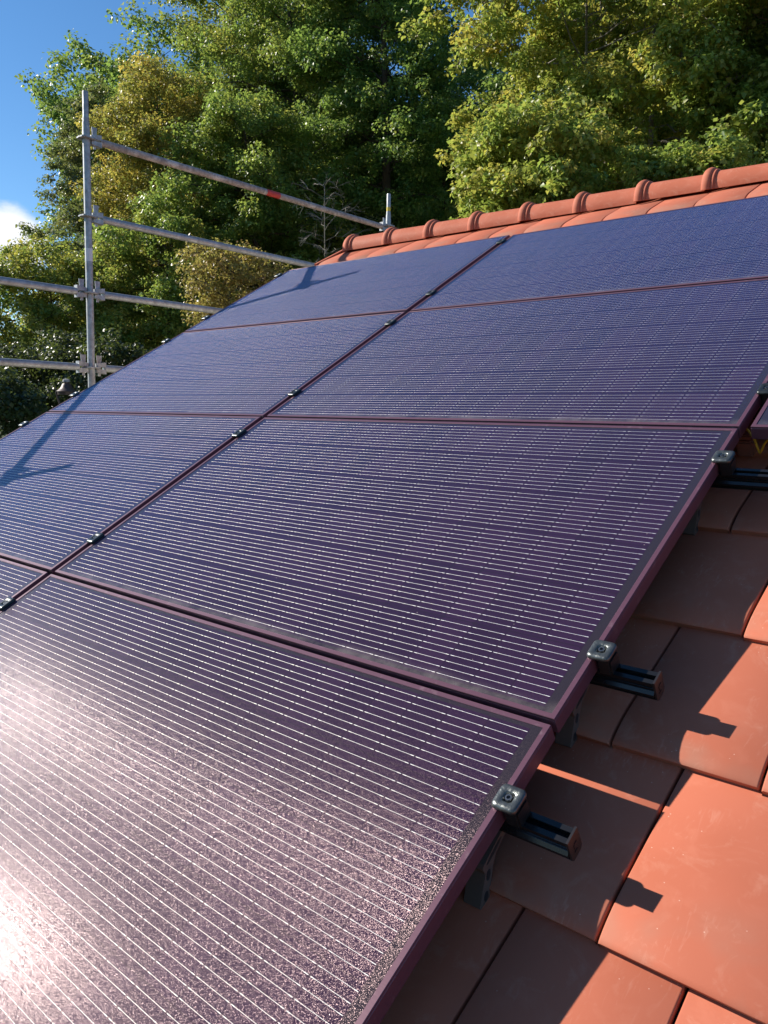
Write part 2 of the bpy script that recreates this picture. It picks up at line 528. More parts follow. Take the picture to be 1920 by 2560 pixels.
def build_tiles(slope_sign, courses, seed):
    rg = random.Random(seed)
    bm = bmesh.new()
    uvl = bm.loops.layers.uv.new('tile')
    for k in courses:
        v0 = V_EDGE0 + TE * k
        off = 1.806 if k % 2 == 0 else 1.934
        j0 = math.floor((U0 - off) / TW)
        u = off + TW * j0
        while u < U1:
            a, b = max(u, U0) + 0.0028, min(u + TW, U1) - 0.0028
            u += TW
            if b - a < 0.03: continue
            dv = rg.gauss(0, 0.0016); dn = rg.gauss(0, 0.0009); tw = rg.gauss(0, 0.0010); sk = rg.gauss(0, 0.0012)
            # across: rounded long edges
            xs = [(0.0, -0.0125), (0.0, -0.0030), (0.0010, -0.0010), (0.0030, 0.0), (0.5, 0.0006), (-0.0030, 0.0), (-0.0010, -0.0010), (0.0, -0.0030), (0.0, -0.0125)]
            cols_ = []
            for i, (xo, zo) in enumerate(xs):
                uu = (a + b) / 2 if xo == 0.5 else (a + xo if i < 4 else b + xo)
                s_ = (uu - (a + b) / 2) / (b - a)
                cols_.append([(uu, v0 + w + dv + sk * s_, n + zo + dn + tw * s_) for w, n in prof])
            V = []
            for cl in cols_:
                row = []
                for (uu, vv, n) in cl:
                    p = P(uu, vv, n)
                    if slope_sign < 0:                      # far slope: mirror about the ridge
                        ry = P(0, RIDGE_V, -0.14).y
                        p = Vector((uu, 2 * ry - p.y, p.z))
                    row.append(bm.verts.new(p))
                V.append(row)
            for i in range(len(V) - 1):
                for j in range(len(prof) - 1):
                    f = bm.faces.new((V[i][j], V[i + 1][j], V[i + 1][j + 1], V[i][j + 1]))
                    for lp, (ii, jj) in zip(f.loops, ((i, j), (i + 1, j), (i + 1, j + 1), (i, j + 1))):
                        lp[uvl].uv = (ii / 8.0, max(0.0, prof[jj][0]) / 0.372)
    return bm


hpart('roof', build_tiles(1, range(-9, 11), 3), M_TILE, 40)
hpart('roof', build_tiles(-1, range(-9, 11), 5), M_TILE, 40)
# underlay beneath both slopes
bm = bmesh.new()
EAVE_V = V_EDGE0 - 9 * TE + 0.03
ry = P(0, RIDGE_V, -0.14).y
pr = [P(0, EAVE_V, -0.165), P(0, RIDGE_V, -0.165), P(0, RIDGE_V, -0.30), P(0, EAVE_V, -0.30)]
prf = [(p.y, p.z) for p in pr]
extrude_profile(bm, prf, U0 + 0.02, U1 - 0.02)
prb = [(2 * ry - y - (0.004 if 0 < i < 3 else 0), z) for i, (y, z) in enumerate(prf)]
prb = [(2 * ry - y, z) for y, z in prf]
prb[1] = (prb[1][0] + 0.004, prb[1][1] - 0.003); prb[2] = (prb[2][0] + 0.004, prb[2][1] - 0.003)
extrude_profile(bm, prb, U0 + 0.02, U1 - 0.02)
hpart('roof_deck', bm, M_UNDER)
# verge tiles down both gables
bm = bmesh.new()
uvl = bm.loops.layers.uv.new('tile')
for k in range(-9, 11):
    for sgn in (1, -1):
        v0 = V_EDGE0 + TE * k
        w1 = min(TE + 0.02, RIDGE_V - v0)
        loop = []
        for uu0, uu1, na, nb in ((U0 - 0.030, U0 - 0.004, -0.30, -0.118),):
            c = [P(uu0, v0, na), P(uu1, v0, na), P(uu1, v0, nb), P(uu0, v0, nb),
                 P(uu0, v0 + w1, na - 0.016), P(uu1, v0 + w1, na - 0.016), P(uu1, v0 + w1, nb - 0.016), P(uu0, v0 + w1, nb - 0.016)]
            if sgn < 0: c = [Vector((p.x, 2 * ry - p.y, p.z)) for p in c]
            vv = [bm.verts.new(p) for p in c]
            for i in ((0, 3, 2, 1), (4, 5, 6, 7), (0, 1, 5, 4), (1, 2, 6, 5), (2, 3, 7, 6), (3, 0, 4, 7)):
                bm.faces.new([vv[q] for q in i])
bevel_all(bm, 0.006, 2)
for f in bm.faces:
    for lp in f.loops: lp[uvl].uv = (0.5, 1.0)
hpart('verge_tiles', bm, M_TILE, 40)


def ridge_tile_bm(first=False):
    """one ridge cap along +x from 0 to 0.40; collar hump at its left end"""
    bm = bmesh.new()
    uvr = bm.loops.layers.uv.new('tile')
    st = [(0.000, 0.104, 0.0), (0.003, 0.111, 0.0), (0.012, 0.1165, 0.0), (0.027, 0.1195, 0.0), (0.040, 0.1165, 0.0), (0.047, 0.110, 0.0), (0.049, 0.103, 0.0),
          (0.052, 0.1025, 0.0), (0.054, 0.107, 0.0), (0.062, 0.107, 0.0), (0.066, 0.096, 0.0), (0.20, 0.0945, 0.0), (0.395, 0.0915, 0.0)]
    if first:
        st = [(-0.030, 0.02, 0), (-0.028, 0.060, 0), (-0.020, 0.092, 0), (-0.006, 0.108, 0)] + st[1:]
    n = 18
    rings = []
    for xx, r, _ in st:
        ring = []
        for k in range(n + 1):
            a = PI * (-0.06 + 1.12 * k / n)
            ring.append(bm.verts.new((xx, math.cos(a) * r, math.sin(a) * r)))
        rings.append(ring)
    for q, s in zip(rings, rings[1:]):
        for k in range(n): bm.faces.new((q[k], q[k + 1], s[k + 1], s[k]))
    if first:
        bm.faces.new(rings[0])
    for f in bm.faces:
        for lp in f.loops: lp[uvr].uv = (0.5, 1.0)
    # wall thickness
    bmesh.ops.recalc_face_normals(bm, faces=bm.faces)
    bmesh.ops.solidify(bm, geom=bm.faces[:], thickness=0.012)
    return bm


RC = P(0, RIDGE_V, -0.14)
RIDGE_Z = RC.z - 0.020
RP = 0.385
n_r = int((U1 - U0) / RP) + 1
first = link_bm('ridge_tile', ridge_tile_bm(True), M_TILE, house, 50)
first.location = Vector((-1.955, RC.y, RIDGE_Z)) - Vector(house.location)
second = link_bm('ridge_tile', ridge_tile_bm(False), M_TILE, house, 50)
rr = random.Random(8)
for k in range(1, n_r):
    o = second if k == 1 else second.copy()
    if k > 1: col.objects.link(o)
    o.location = Vector((-1.955 + RP * k + rr.gauss(0, 0.003), RC.y + rr.gauss(0, 0.002), RIDGE_Z + rr.gauss(0, 0.0015))) - Vector(house.location)
    o.rotation_euler = (rr.gauss(0, 0.01), 0.008, rr.gauss(0, 0.004))
# walls
GZ = -5.2
bm = bmesh.new()
e0 = P(0, EAVE_V + 0.45, -0.30); e1 = Vector((0, 2 * ry - e0.y, e0.z)); top = P(0, RIDGE_V - 0.01, -0.305)
extrude_profile(bm, [(e0.y, GZ - 0.3), (e1.y, GZ - 0.3), (e1.y, e1.z), (top.y, top.z), (e0.y, e0.z)], U0 + 0.10, U1 - 0.10)
hpart('wall', bm, M_RENDERWALL)

# ------------------------------------------------------------------ solar panels
FW, LIP = 0.0105, 0.0016


def panel_frame_bm():
    bm = bmesh.new()
    # mitred frame section swept round the rectangle: (inset from the outer edge, height)
    sec = [(0.0, -PT), (0.0, -0.0065), (0.0007, -0.0055), (0.0007, -0.0048), (0.0, -0.0040), (0.0, -0.0010), (0.0008, 0.0),
           (FW - 0.0006, 0.0), (FW, -0.0006), (FW, -LIP - 0.004), (0.004, -LIP - 0.006), (0.004, -PT + 0.002), (0.026, -PT + 0.002), (0.026, -PT)]
    crn = [(0, 0, 1, 1), (PW, 0, -1, 1), (PW, PH, -1, -1), (0, PH, 1, -1)]
    n = len(sec)
    rings = [[bm.verts.new((cx + sx * i, cy + sy * i, z)) for i, z in sec] for cx, cy, sx, sy in crn]
    for a in range(4):
        A, B = rings[a], rings[(a + 1) % 4]
        for k in range(n):
            bm.faces.new((A[k], B[k], B[(k + 1) % n], A[(k + 1) % n]))
    return bm


def panel_glass_bm():
    bm = bmesh.new()
    i = FW - 0.002
    vs_ = [bm.verts.new(p) for p in ((i, i, -LIP), (PW - i, i, -LIP), (PW - i, PH - i, -LIP), (i, PH - i, -LIP))]
    ws = [bm.verts.new((v.co.x, v.co.y, -LIP - 0.004)) for v in vs_]
    bm.faces.new(vs_); bm.faces.new(ws[::-1])
    for k in range(4): bm.faces.new((vs_[k], ws[k], ws[(k + 1) % 4], vs_[(k + 1) % 4]))
    return bm


pan0 = empty('solar_panel')
link_bm('frame', panel_frame_bm(), M_FRAME, pan0)
link_bm('glass', panel_glass_bm(), M_PANEL, pan0)
COLU = {0: -GU - PW, 1: 0.0, 2: PW + GU2}
labels = {
    (1, 1): 'solar panel in the lowest row with white sun glare across its red glass',
    (1, 0): 'corner of a purple solar panel left of the glaring panel, mostly cut off',
    (2, 1): 'dark purple solar panel directly above the glaring one, whole and unshaded',
    (2, 0): 'purple solar panel crossed by the forked shadow of a scaffold post',
    (3, 1): 'blue solar panel whose lower right corner meets the yellow cable gap',
    (3, 0): 'blue solar panel at the left roof edge behind the lower scaffold post',
    (3, 2): 'solar panel corner jutting in over the yellow cable at the right',
    (4, 1): 'wide blue solar panel right under the ridge, reaching the right image side',
    (4, 0): 'blue solar panel at the upper left corner beneath the end ridge cap',
}
pr_ = random.Random(2)
firstp = True
for rw in (1, 2, 3, 4):
    for cl in (0, 1, 2):
        if (rw, cl) not in labels: continue
        p = pan0 if firstp else copy_tree(pan0)
        firstp = False
        p.location = P(COLU[cl], (rw - 2) * (PH + GV), 0.0)
        p.rotation_euler = (PITCH + pr_.gauss(0, 0.0007), pr_.gauss(0, 0.0007), 0)
        tag(p, labels[(rw, cl)], 'solar panel', 'solar panels on the roof')

# ------------------------------------------------------------------ rails
RW2, RT, RB = 0.0148, -0.0352, -0.0752


def rail_profile(v):
    w, t, b = RW2, RT, RB
    pts = [(-w, t), (-0.0055, t), (-0.0055, t - 0.0035), (-0.0105, t - 0.0035), (-0.0105, t - 0.011), (0.0105, t - 0.011), (0.0105, t - 0.0035),
           (0.0055, t - 0.0035), (0.0055, t), (w, t), (w, t - 0.016), (w - 0.007, t - 0.016), (w - 0.007, t - 0.025), (w, t - 0.025), (w, b), (-w, b),
           # downslope side: bead, slot, flange, ribs
           (-w, b + 0.003), (-w + 0.0035, b + 0.003), (-w + 0.0035, b + 0.0105), (-w, b + 0.0105), (-w - 0.0055, b + 0.0115), (-w - 0.0055, b + 0.0165),
           (-w, b + 0.0215), (-w + 0.0022, b + 0.0225), (-w + 0.0022, b + 0.0245), (-w, b + 0.0255), (-w, b + 0.0275), (-w + 0.0022, b + 0.0285),
           (-w + 0.0022, b + 0.0305), (-w, b + 0.0315)]
    return pts


def make_rail(v, ua, ub, label):
    r = empty('mounting_rail', P(ub, v, 0), (PITCH, 0, 0))
    bm = bmesh.new()
    extrude_profile(bm, rail_profile(0), ua - ub, -0.004)
    link_bm('rail_profile', bm, M_RAIL, r)
    bm = bmesh.new()
    w = RW2 + 0.0016
    pf = [(-w, RT + 0.0035), (w, RT + 0.0035), (w, RB + 0.004), (w - 0.006, RB - 0.002), (-w + 0.004, RB - 0.002), (-w, RB + 0.002)]
    extrude_profile(bm, pf, -0.0038, 0.0)
    bevel_all(bm, 0.0008, 2)
    cap = link_bm('end_cap', bm, M_CAP, r, 40)
    bm = bmesh.new()
    box(bm, 0.0001, 0.0012, -0.006, 0.003, -0.066, -0.0635)
    box(bm, 0.0001, 0.0012, -0.0045, -0.0025, -0.0595, -0.0512)
    box(bm, 0.0001, 0.0012, -0.0015, 0.006, -0.0512, -0.0490)
    link_bm('moulded_mark', bm, M_CAP, cap)
    tag(r, label, 'mounting rail', 'mounting rails beneath the panels')
    return r


UL = COLU[0] - 0.10
RAILS = {
    (1, 0): (-0.852, UL, 1.878, 'black mounting rail under the bottom of the glaring panel'),
    (1, 1): (-0.172, UL, 1.8765, 'black mounting rail stub ending lowest, beside the glaring panel top'),
    (2, 0): (0.1745, UL, 1.8755, 'black mounting rail stub ending above the bright slit of light'),
    (2, 1): (0.856, UL, 2.36, 'black mounting rail running out of frame under the yellow cable corner'),
    (3, 0): (1.188, UL, 3.62, 'black mounting rail hidden under the lower part of the third panel row'),
    (3, 1): (1.866, UL, 3.62, 'black mounting rail hidden under the upper part of the third panel row'),
    (4, 0): (2.206, UL, 3.62, 'black mounting rail hidden under the lower part of the ridge panels'),
    (4, 1): (2.898, UL, 3.62, 'black mounting rail hidden just below the ridge panels top edge'),
}
for (rw, i), (v, a, b, lb) in RAILS.items(): make_rail(v, a, b, lb)

# ------------------------------------------------------------------ clamps


def rounded_rect(w, h, r, n=6):
    pts = []
    for cx, cy, a0 in ((w - r, h - r, 0), (-w + r, h - r, 90), (-w + r, -h + r, 180), (w - r, -h + r, 270)):
        for k in range(n + 1):
            a = R(a0 + 90 * k / n)
            pts.append((cx + r * math.cos(a), cy + r * math.sin(a)))
    return pts


def clamp_body_bm(hw, hh, edge):
    """dished clamp head; hw along u, hh along v; top about 9 mm proud of the panel"""
    bm = bmesh.new()
    base = rounded_rect(hw, hh, min(hw, hh) * 0.42)
    n = len(base)
    layers = [(0.97, 0.0006), (1.01, 0.0030), (1.00, 0.0058), (0.95, 0.0080), (0.85, 0.0096), (0.70, 0.0102)]
    rings = [[bm.verts.new((x * s, y * s, z)) for x, y in base] for s, z in layers]
    # dish for the bolt
    rr_ = min(hw, hh)
    for rad, z in ((0.54, 0.0098), (0.45, 0.0080), (0.37, 0.0045), (0.34, 0.0030)):
        ring = []
        for x, y in base:
            a = math.atan2(y, x)
            ring.append(bm.verts.new((math.cos(a) * rr_ * rad, math.sin(a) * rr_ * rad, z)))
        rings.append(ring)
    for q, s in zip(rings, rings[1:]):
        for k in range(n): bm.faces.new((q[k], q[(k + 1) % n], s[(k + 1) % n], s[k]))
    bm.faces.new(rings[0][::-1]); bm.faces.new(rings[-1])
    return bm


def bolt_bm(r=0.0062):
    bm = bmesh.new()
    n = 18
    ring = lambda rad, z: [bm.verts.new((rad * math.cos(2 * PI * k / n), rad * math.sin(2 * PI * k / n), z)) for k in range(n)]
    def hexring(rad, z):
        out = []
        for k in range(n):
            a = 2 * PI * k / n
            h = rad / math.cos(((a + PI / 6) % (PI / 3)) - PI / 6)
            out.append(bm.verts.new((h * math.cos(a), h * math.sin(a), z)))
        return out
    rs = [ring(r * 1.02, 0.0028), ring(r * 1.02, 0.0078), ring(r * 0.93, 0.0090), hexring(r * 0.50, 0.0090), hexring(r * 0.48, 0.0045)]
    for q, s in zip(rs, rs[1:]):
        for k in range(n): bm.faces.new((q[k], q[(k + 1) % n], s[(k + 1) % n], s[k]))
    bm.faces.new(rs[-1])
    return bm


end0 = empty('end_clamp')
link_bm('clamp_head', clamp_body_bm(0.0225, 0.0235, True), M_CLAMP, end0, 45)
bm = bmesh.new()
for v_, f_ in (box(bm, -0.0025, 0.0185, -0.0185, 0.0185, -0.0352, 0.0018), box(bm, 0.0188, 0.0215, -0.015, 0.015, -0.0352, -0.006)): pass
bevel_all(bm, 0.0022, 2)
link_bm('clamp_foot', bm, M_CLAMPDARK, end0, 45)
link_bm('clamp_bolt', bolt_bm(), M_BOLT, end0, 40)
mid0 = empty('mid_clamp')
link_bm('clamp_head', clamp_body_bm(0.0205, 0.0265, False), M_CLAMPMID, mid0, 45)
bm = bmesh.new()
box(bm, -0.009, 0.009, -0.018, 0.018, -0.0352, 0.0018)
bevel_all(bm, 0.002, 2)
link_bm('clamp_foot', bm, M_CLAMPDARK, mid0, 45)
link_bm('clamp_bolt', bolt_bm(0.0058), M_BOLT, mid0, 40)

cr = random.Random(6)
spots = []
for (rw, i), (v, a, b, lb) in RAILS.items():
    if (rw, i) == (1, 0): continue
    spots.append(('mid', -GU / 2, v, rw, i))
    spots.append(('left', COLU[0], v, rw, i))
    spots.append(('end', PW, v, rw, i) if rw < 3 else ('mid2', PW + GU2 / 2, v, rw, i))
LBL = {
    ('end', 1, 1): 'end clamp over the lowest rail stub, largest bolt head at the panel edge',
    ('end', 2, 0): 'end clamp over the rail stub beside the dark purple panel',
    ('end', 2, 1): 'end clamp on the panel edge just below the yellow cable corner',
    ('mid', 1, 1): 'small mid clamp between the glaring panel and its left neighbour',
    ('mid', 2, 0): 'mid clamp in the column gap just above the four corner crossing',
    ('mid', 2, 1): 'mid clamp in the column gap below the second gap crossing',
    ('mid', 3, 0): 'mid clamp in the column gap just above the second gap crossing',
    ('mid', 3, 1): 'mid clamp in the column gap just below the third gap crossing',
    ('mid', 4, 0): 'mid clamp in the column gap just above the third gap crossing',
    ('mid', 4, 1): 'topmost mid clamp in the column gap, next to the ridge tiles',
    ('left', 2, 1): 'end clamp lowest on the left panel edge, in front of the dark lawn',
    ('left', 3, 0): 'end clamp on the left panel edge beside the brown street lamp',
    ('left', 3, 1): 'end clamp on the left panel edge below the third row gap',
    ('left', 4, 0): 'end clamp on the left panel edge where a scaffold rail meets it',
    ('left', 4, 1): 'uppermost end clamp on the left panel edge near the top corner',
    ('mid2', 3, 0): 'clamp at the right image side above the yellow cable',
}
used_e = used_m = False
for kind, u, v, rw, i in spots:
    key = (kind, rw, i)
    if key not in LBL: continue
    if kind in ('mid', 'mid2'):
        o = mid0 if not used_m else copy_tree(mid0); used_m = True
        o.location = P(u, v + cr.gauss(0, 0.003), 0); o.rotation_euler = (PITCH, 0, 0)
        tag(o, LBL[key], 'panel clamp', 'mid clamps in the panel gaps')
    else:
        o = end0 if not used_e else copy_tree(end0); used_e = True
        d = 1 if kind == 'end' else -1
        o.location = P(u + d * 0.0095, v + cr.gauss(0, 0.001), 0)
        o.rotation_euler = Matrix.Rotation(PITCH, 3, 'X').to_euler() if d > 0 else (Matrix.Rotation(PITCH, 3, 'X') @ Matrix.Rotation(PI, 3, 'Z')).to_euler()
        tag(o, LBL[key], 'panel clamp', 'end clamps on the panel edges')

# ------------------------------------------------------------------ roof hooks


def make_hook():
    r = empty('roof_hook')
    bm = bmesh.new()
    pf = [(0.020, -0.0754), (0.020, -0.083), (-0.042, -0.094), (-0.058, -0.106), (-0.092, -0.150), (-0.115, -0.150), (-0.118, -0.142), (-0.080, -0.102), (-0.082, -0.088), (-0.076, -0.084), (-0.02, -0.0754)]
    extrude_profile(bm, pf, -0.032, 0.0)
    link_bm('hook_body', bm, M_ALU, r)
    for (cv, cn, a, b, ang) in ((-0.075, -0.1095, 0.0095, 0.0055, -52), (-0.096, -0.1375, 0.0085, 0.0055, -52), (-0.045, -0.0862, 0.026, 0.0034, -8)):
        bm = bmesh.new()
        ring0, ring1 = [], []
        for k in range(20):
            t_ = 2 * PI * k / 20
            x_, y_ = a * math.cos(t_), b * math.sin(t_)
            c_, s_ = math.cos(R(-ang)), math.sin(R(-ang))
            pv = (cv + x_ * c_ - y_ * s_, cn + x_ * s_ + y_ * c_)
            ring0.append(bm.verts.new((-0.003, *pv))); ring1.append(bm.verts.new((0.0006, *pv)))
        for k in range(20): bm.faces.new((ring0[k], ring0[(k + 1) % 20], ring1[(k + 1) % 20], ring1[k]))
        bm.faces.new(ring1); bm.faces.new(ring0[::-1])
        link_bm('chamber_shade_oval', bm, M_SLOT, r)  # solid dark oval, stands in for shade inside the chamber
    return r


hook0 = make_hook()
for q, (u, v, lb) in enumerate(((1.748, -0.172, 'grey roof hook with oval chambers under the lowest rail stub'),
                                (1.738, 0.1745, 'grey roof hook peeking out at the corner between the two lower panels'),
                                (1.732, 0.856, 'grey roof hook small under the panel edge by two dark tiles'))):
    o = hook0 if q == 0 else copy_tree(hook0)
    o.location = P(u, v, 0); o.rotation_euler = (PITCH, 0, 0)
    tag(o, lb, 'roof hook', 'roof hooks under the rails')

# red brown cover box and the yellow cable in the gap under the right-hand panel
rb = empty('cable_box', P(1.745, 1.085, -0.140), (PITCH, 0, 0))
tag(rb, 'red brown sheet metal box standing on the tiles beneath the cable gap', 'box')
bm = bmesh.new()
box(bm, -0.021, 0.021, 0.0, 0.055, 0.0, 0.046)
bmesh.ops.bevel(bm, geom=bm.edges[:], offset=0.005, segments=2, affect='EDGES')
link_bm('box_body', bm, M_BROWNBOX, rb, 40)
bm = bmesh.new()
box(bm, -0.0175, 0.0175, 0.006, 0.055, 0.047, 0.062)
bmesh.ops.bevel(bm, geom=bm.edges[:], offset=0.003, segments=2, affect='EDGES')
link_bm('box_lid', bm, M_BROWNBOX, rb, 40)
bm = bmesh.new()
pts = [(1.735, 1.10, -0.037), (1.752, 1.075, -0.039), (1.770, 1.060, -0.046), (1.784, 1.052, -0.066), (1.791, 1.048, -0.090), (1.7955, 1.047, -0.102), (1.800, 1.047, -0.092), (1.807, 1.048, -0.074), (1.820, 1.050, -0.056), (1.845, 1.055, -0.044), (1.90, 1.07, -0.040)]
tube(bm, [P(*p) for p in pts], 0.0030, 10)
tag(link_bm('cable', bm, M_CABLE, None, 60), 'thin yellow green cable sagging below the panel corner at the right', 'cable')

# ------------------------------------------------------------------ scaffold
SX = -2.7385
TR = 0.02415
P1 = Vector((SX, 1.6448, 2.5994))
P0 = P1 + Vector((0, -1.95, -1.0))
P2 = P1 + Vector((0, 3.07, 0.02))
sc = empty('scaffold', (SX, P1.y, GZ))
tag(sc, 'galvanised tube scaffold with posts and guard rails along the roof gable', 'scaffold')
SB = Vector(sc.location)


def rosette_bm(bm, z, cx=0.0, cy=0.0):
    """notched disc on a standard"""
    n = 32
    for zz, in ((z,),):
        rad = [0.061 if (k % 8) in (3, 4, 5) else 0.054 for k in range(n)]
        A = [bm.verts.new((cx + rad[k] * math.cos(2 * PI * k / n), cy + rad[k] * math.sin(2 * PI * k / n), zz - 0.0045)) for k in range(n)]
        B = [bm.verts.new((cx + rad[k] * math.cos(2 * PI * k / n), cy + rad[k] * math.sin(2 * PI * k / n), zz + 0.0045)) for k in range(n)]
        for k in range(n): bm.faces.new((A[k], A[(k + 1) % n], B[(k + 1) % n], B[k]))
        bm.faces.new(A[::-1]); bm.faces.new(B)


def standard(top, first_ros, nros, stickers):
    bm = bmesh.new()
    t = top - SB
    z = lambda d: Vector((t.x, t.y, t.z - d))
    # spigot, crimped joint, tube
    zb = -0.02
    pts = [(t.x, t.y, t.z), (t.x, t.y, t.z - 0.006), (t.x, t.y, t.z - 0.155), (t.x, t.y, t.z - 0.175), (t.x, t.y, t.z - 0.185),
           (t.x, t.y, t.z - 0.205), (t.x, t.y, t.z - 0.220), (t.x, t.y, t.z - 0.240), (t.x, t.y, zb)]
    tube(bm, pts, [0.0170, 0.0190, 0.0190, 0.0212, 0.0205, 0.0235, 0.0228, TR, TR], 24)
    post = link_bm('post', bm, M_GALV, sc, 35)
    for k in range(nros):
        bm = bmesh.new()
        rosette_bm(bm, t.z - first_ros - 0.5 * k, t.x, t.y)
        link_bm('rosette', bm, M_GALV, post, 30)
    for d, h, m in stickers:
        bm = bmesh.new()
        rad = TR + 0.0006 if d > 0.26 else 0.0197
        tube(bm, [z(d), z(d + h)], rad, 24, cap=False)
        link_bm('sticker', bm, m, post, 60)
    return post


standard(P1, 0.297, 14, [(1.005, 0.085, M_WHITE)])
standard(P0, 0.297, 12, [])
standard(P2, 0.297, 14, [(0.125, 0.055, M_YELLOW)])


def ledger(A, B, mat, stickers=()):
    """guard rail from rosette A to rosette B with wedge heads at both ends"""
    A, B = A - SB, B - SB
    d = (B - A).normalized()
    side = Vector((0, 0, 1)).cross(d)
    bm = bmesh.new()
    tube(bm, [A + d * 0.095, A + d * 0.105, B - d * 0.105, B - d * 0.095], [TR * 0.97, TR, TR, TR * 0.97], 20)
    g = link_bm('guard_rail', bm, mat, sc, 40)
    for E, dd in ((A, d), (B, -d)):
        bm = bmesh.new()
        up = Vector((0, 0, 1))
        for z0, z1 in ((0.0075, 0.040), (-0.040, -0.0075)):
            lo = [E + dd * a + side * s + up * zz for zz in (z0, z1) for a, s in ((0.030, -0.017), (0.100, -0.022), (0.100, 0.022), (0.030, 0.017))]
            if z0 > 0:
                for i_ in (4, 7): lo[i_] = lo[i_] - up * 0.010
            else:
                for i_ in (0, 3): lo[i_] = lo[i_] + up * 0.010
            vv = [bm.verts.new(p) for p in lo]
            for i_ in ((0, 3, 2, 1), (4, 5, 6, 7), (0, 1, 5, 4), (1, 2, 6, 5), (2, 3, 7, 6), (3, 0, 4, 7)): bm.faces.new([vv[q] for q in i_])
        bevel_all(bm, 0.005, 2)
        head = link_bm('wedge_head', bm, M_GALV, g, 40)
        bm = bmesh.new()
        c_ = E + dd * 0.058
        lo = [c_ + dd * a + side * s + up * zz for zz, aw in ((-0.055, 0.008), (0.085, 0.019)) for a, s in ((-aw, -0.003), (aw, -0.003), (aw, 0.003), (-aw, 0.003))]
        vv = [bm.verts.new(p) for p in lo]
        for i_ in ((0, 3, 2, 1), (4, 5, 6, 7), (0, 1, 5, 4), (1, 2, 6, 5), (2, 3, 7, 6), (3, 0, 4, 7)): bm.faces.new([vv[q] for q in i_])
        link_bm('wedge', bm, M_GALV, g)
    for f0, ln, m in stickers:
        bm = bmesh.new()
        c0 = A + (B - A) * f0
        tube(bm, [c0, c0 + d * ln], TR + 0.0007, 20, cap=False)
        link_bm('sticker', bm, m, g, 60)
    return g


dz = lambda p, z: Vector((p.x, p.y, z))
for k in range(4):
    z = P1.z - 0.297 - 0.5 * k
    ledger(dz(P1, z), dz(P2, z), M_DIRTY if k == 0 else M_GALV, ((0.505, 0.14, M_RED),) if k == 0 else ())
for k in (2, 3):
    z = P1.z - 0.297 - 0.5 * k
    ledger(dz(P0, z), dz(P1, z), M_GALV)

# ------------------------------------------------------------------ street lamp beyond the gable
LP_ = Vector((-12.05, 6.25, 0))
lamp = empty('street_lamp', (LP_.x, LP_.y, GZ))
tag(lamp, 'brown bell shaped street lamp on a curved arm, seen over the panel edge', 'street lamp')
bm = bmesh.new()
zt = 0.93 - GZ
rdir = Vector((0.7556, 0.655, 0))
st = [(0.055, 0.0), (0.062, -0.02), (0.055, -0.06), (0.075, -0.075), (0.095, -0.115), (0.112, -0.15), (0.150, -0.185), (0.180, -0.21), (0.185, -0.215)]
rings = []
for rad, dz_ in st:
    rings.append([bm.verts.new((rad * math.cos(2 * PI * k / 24), rad * math.sin(2 * PI * k / 24), zt + 0.155 + dz_)) for k in range(24)])
for q, s in zip(rings, rings[1:]):
    for k in range(24):
        f = bm.faces.new((q[k], q[(k + 1) % 24], s[(k + 1) % 24], s[k]))
bm.faces.new(rings[0])
link_bm('lamp_shade', bm, M_LAMP, lamp, 40)
bm = bmesh.new()
tube(bm, [(0, 0, zt + 0.120), (0, 0, zt + 0.160), (0, 0, zt + 0.178)], [0.070, 0.064, 0.02], 20)
link_bm('lamp_cap', bm, M_LAMPTOP, lamp, 40)
bm = bmesh.new()
tube(bm, [(0, 0, zt - 0.058), (0, 0, zt - 0.125)], [0.172, 0.160], 24)
link_bm('lamp_band', bm, M_LAMP, lamp, 40)
bm = bmesh.new()
pl = -rdir
tube(bm, [pl * 0.12 + Vector((0, 0, 0)), pl * 0.12 + Vector((0, 0, zt - 0.42)), pl * 0.13 + Vector((0, 0, zt - 0.30)), pl * 0.165 + Vector((0, 0, zt - 0.20)),
          pl * 0.195 + Vector((0, 0, zt - 0.10)), pl * 0.205 + Vector((0, 0, zt + 0.02))], [0.05, 0.032, 0.022, 0.018, 0.016, 0.012], 12)
tube(bm, [pl * 0.198 + Vector((0, 0, zt - 0.075)), pl * 0.10 + Vector((0, 0, zt - 0.085))], 0.012, 10)
link_bm('lamp_post', bm, M_LAMP, lamp, 50)

# ------------------------------------------------------------------ ground and hillside
FWD = np.array([-0.65497591, 0.75564976]); RGT = np.array([0.75564976, 0.65497591])


def ground_z(x, y):
    """lawn level near the house, wooded bank rising beyond"""
    d = (x - CAM.x) * FWD[0] + (y - CAM.y) * FWD[1]
    s = (x - CAM.x) * RGT[0] + (y - CAM.y) * RGT[1]
    rise = np.clip((d - 15.0) / 34.0, 0, 1) ** 1.15 * 24.0
    left = 1 / (1 + np.exp(-(s / np.maximum(d, 1) + 0.40) * 38))     # the bank falls away at the left
    near = 1 / (1 + np.exp((d - 16) * 0.8))
    far = np.clip((d - 49) / 200.0, 0, 1) * -8.0
    return GZ + rise * (0.12 + 0.88 * left) + far * left + 0.25 * np.sin(x * 0.23 + 1.2) * np.cos(y * 0.19) * (1 - near)


def mat_ground():
    t = NT('leafy_ground')
    co = t.obj()
    n = t.noise(co, 1.3, 6, 0.65)
    n2 = t.noise(co, 22.0, 4, 0.7)
    c = t.mix(n2.outputs['Fac'], C(0.014, 0.032, 0.008), C(0.034, 0.062, 0.016))
    c = t.mix(t.rng(n.outputs['Fac'], 0.48, 0.66), c, C(0.045, 0.034, 0.020))
    b = t.bsdf(Base_Color=c, Roughness=0.95, Specular_IOR_Level=0.2)
    t.l.new(t.bump(n2.outputs['Fac'], 0.9, 0.08), b.inputs['Normal'])
    return t.done(b.outputs[0])


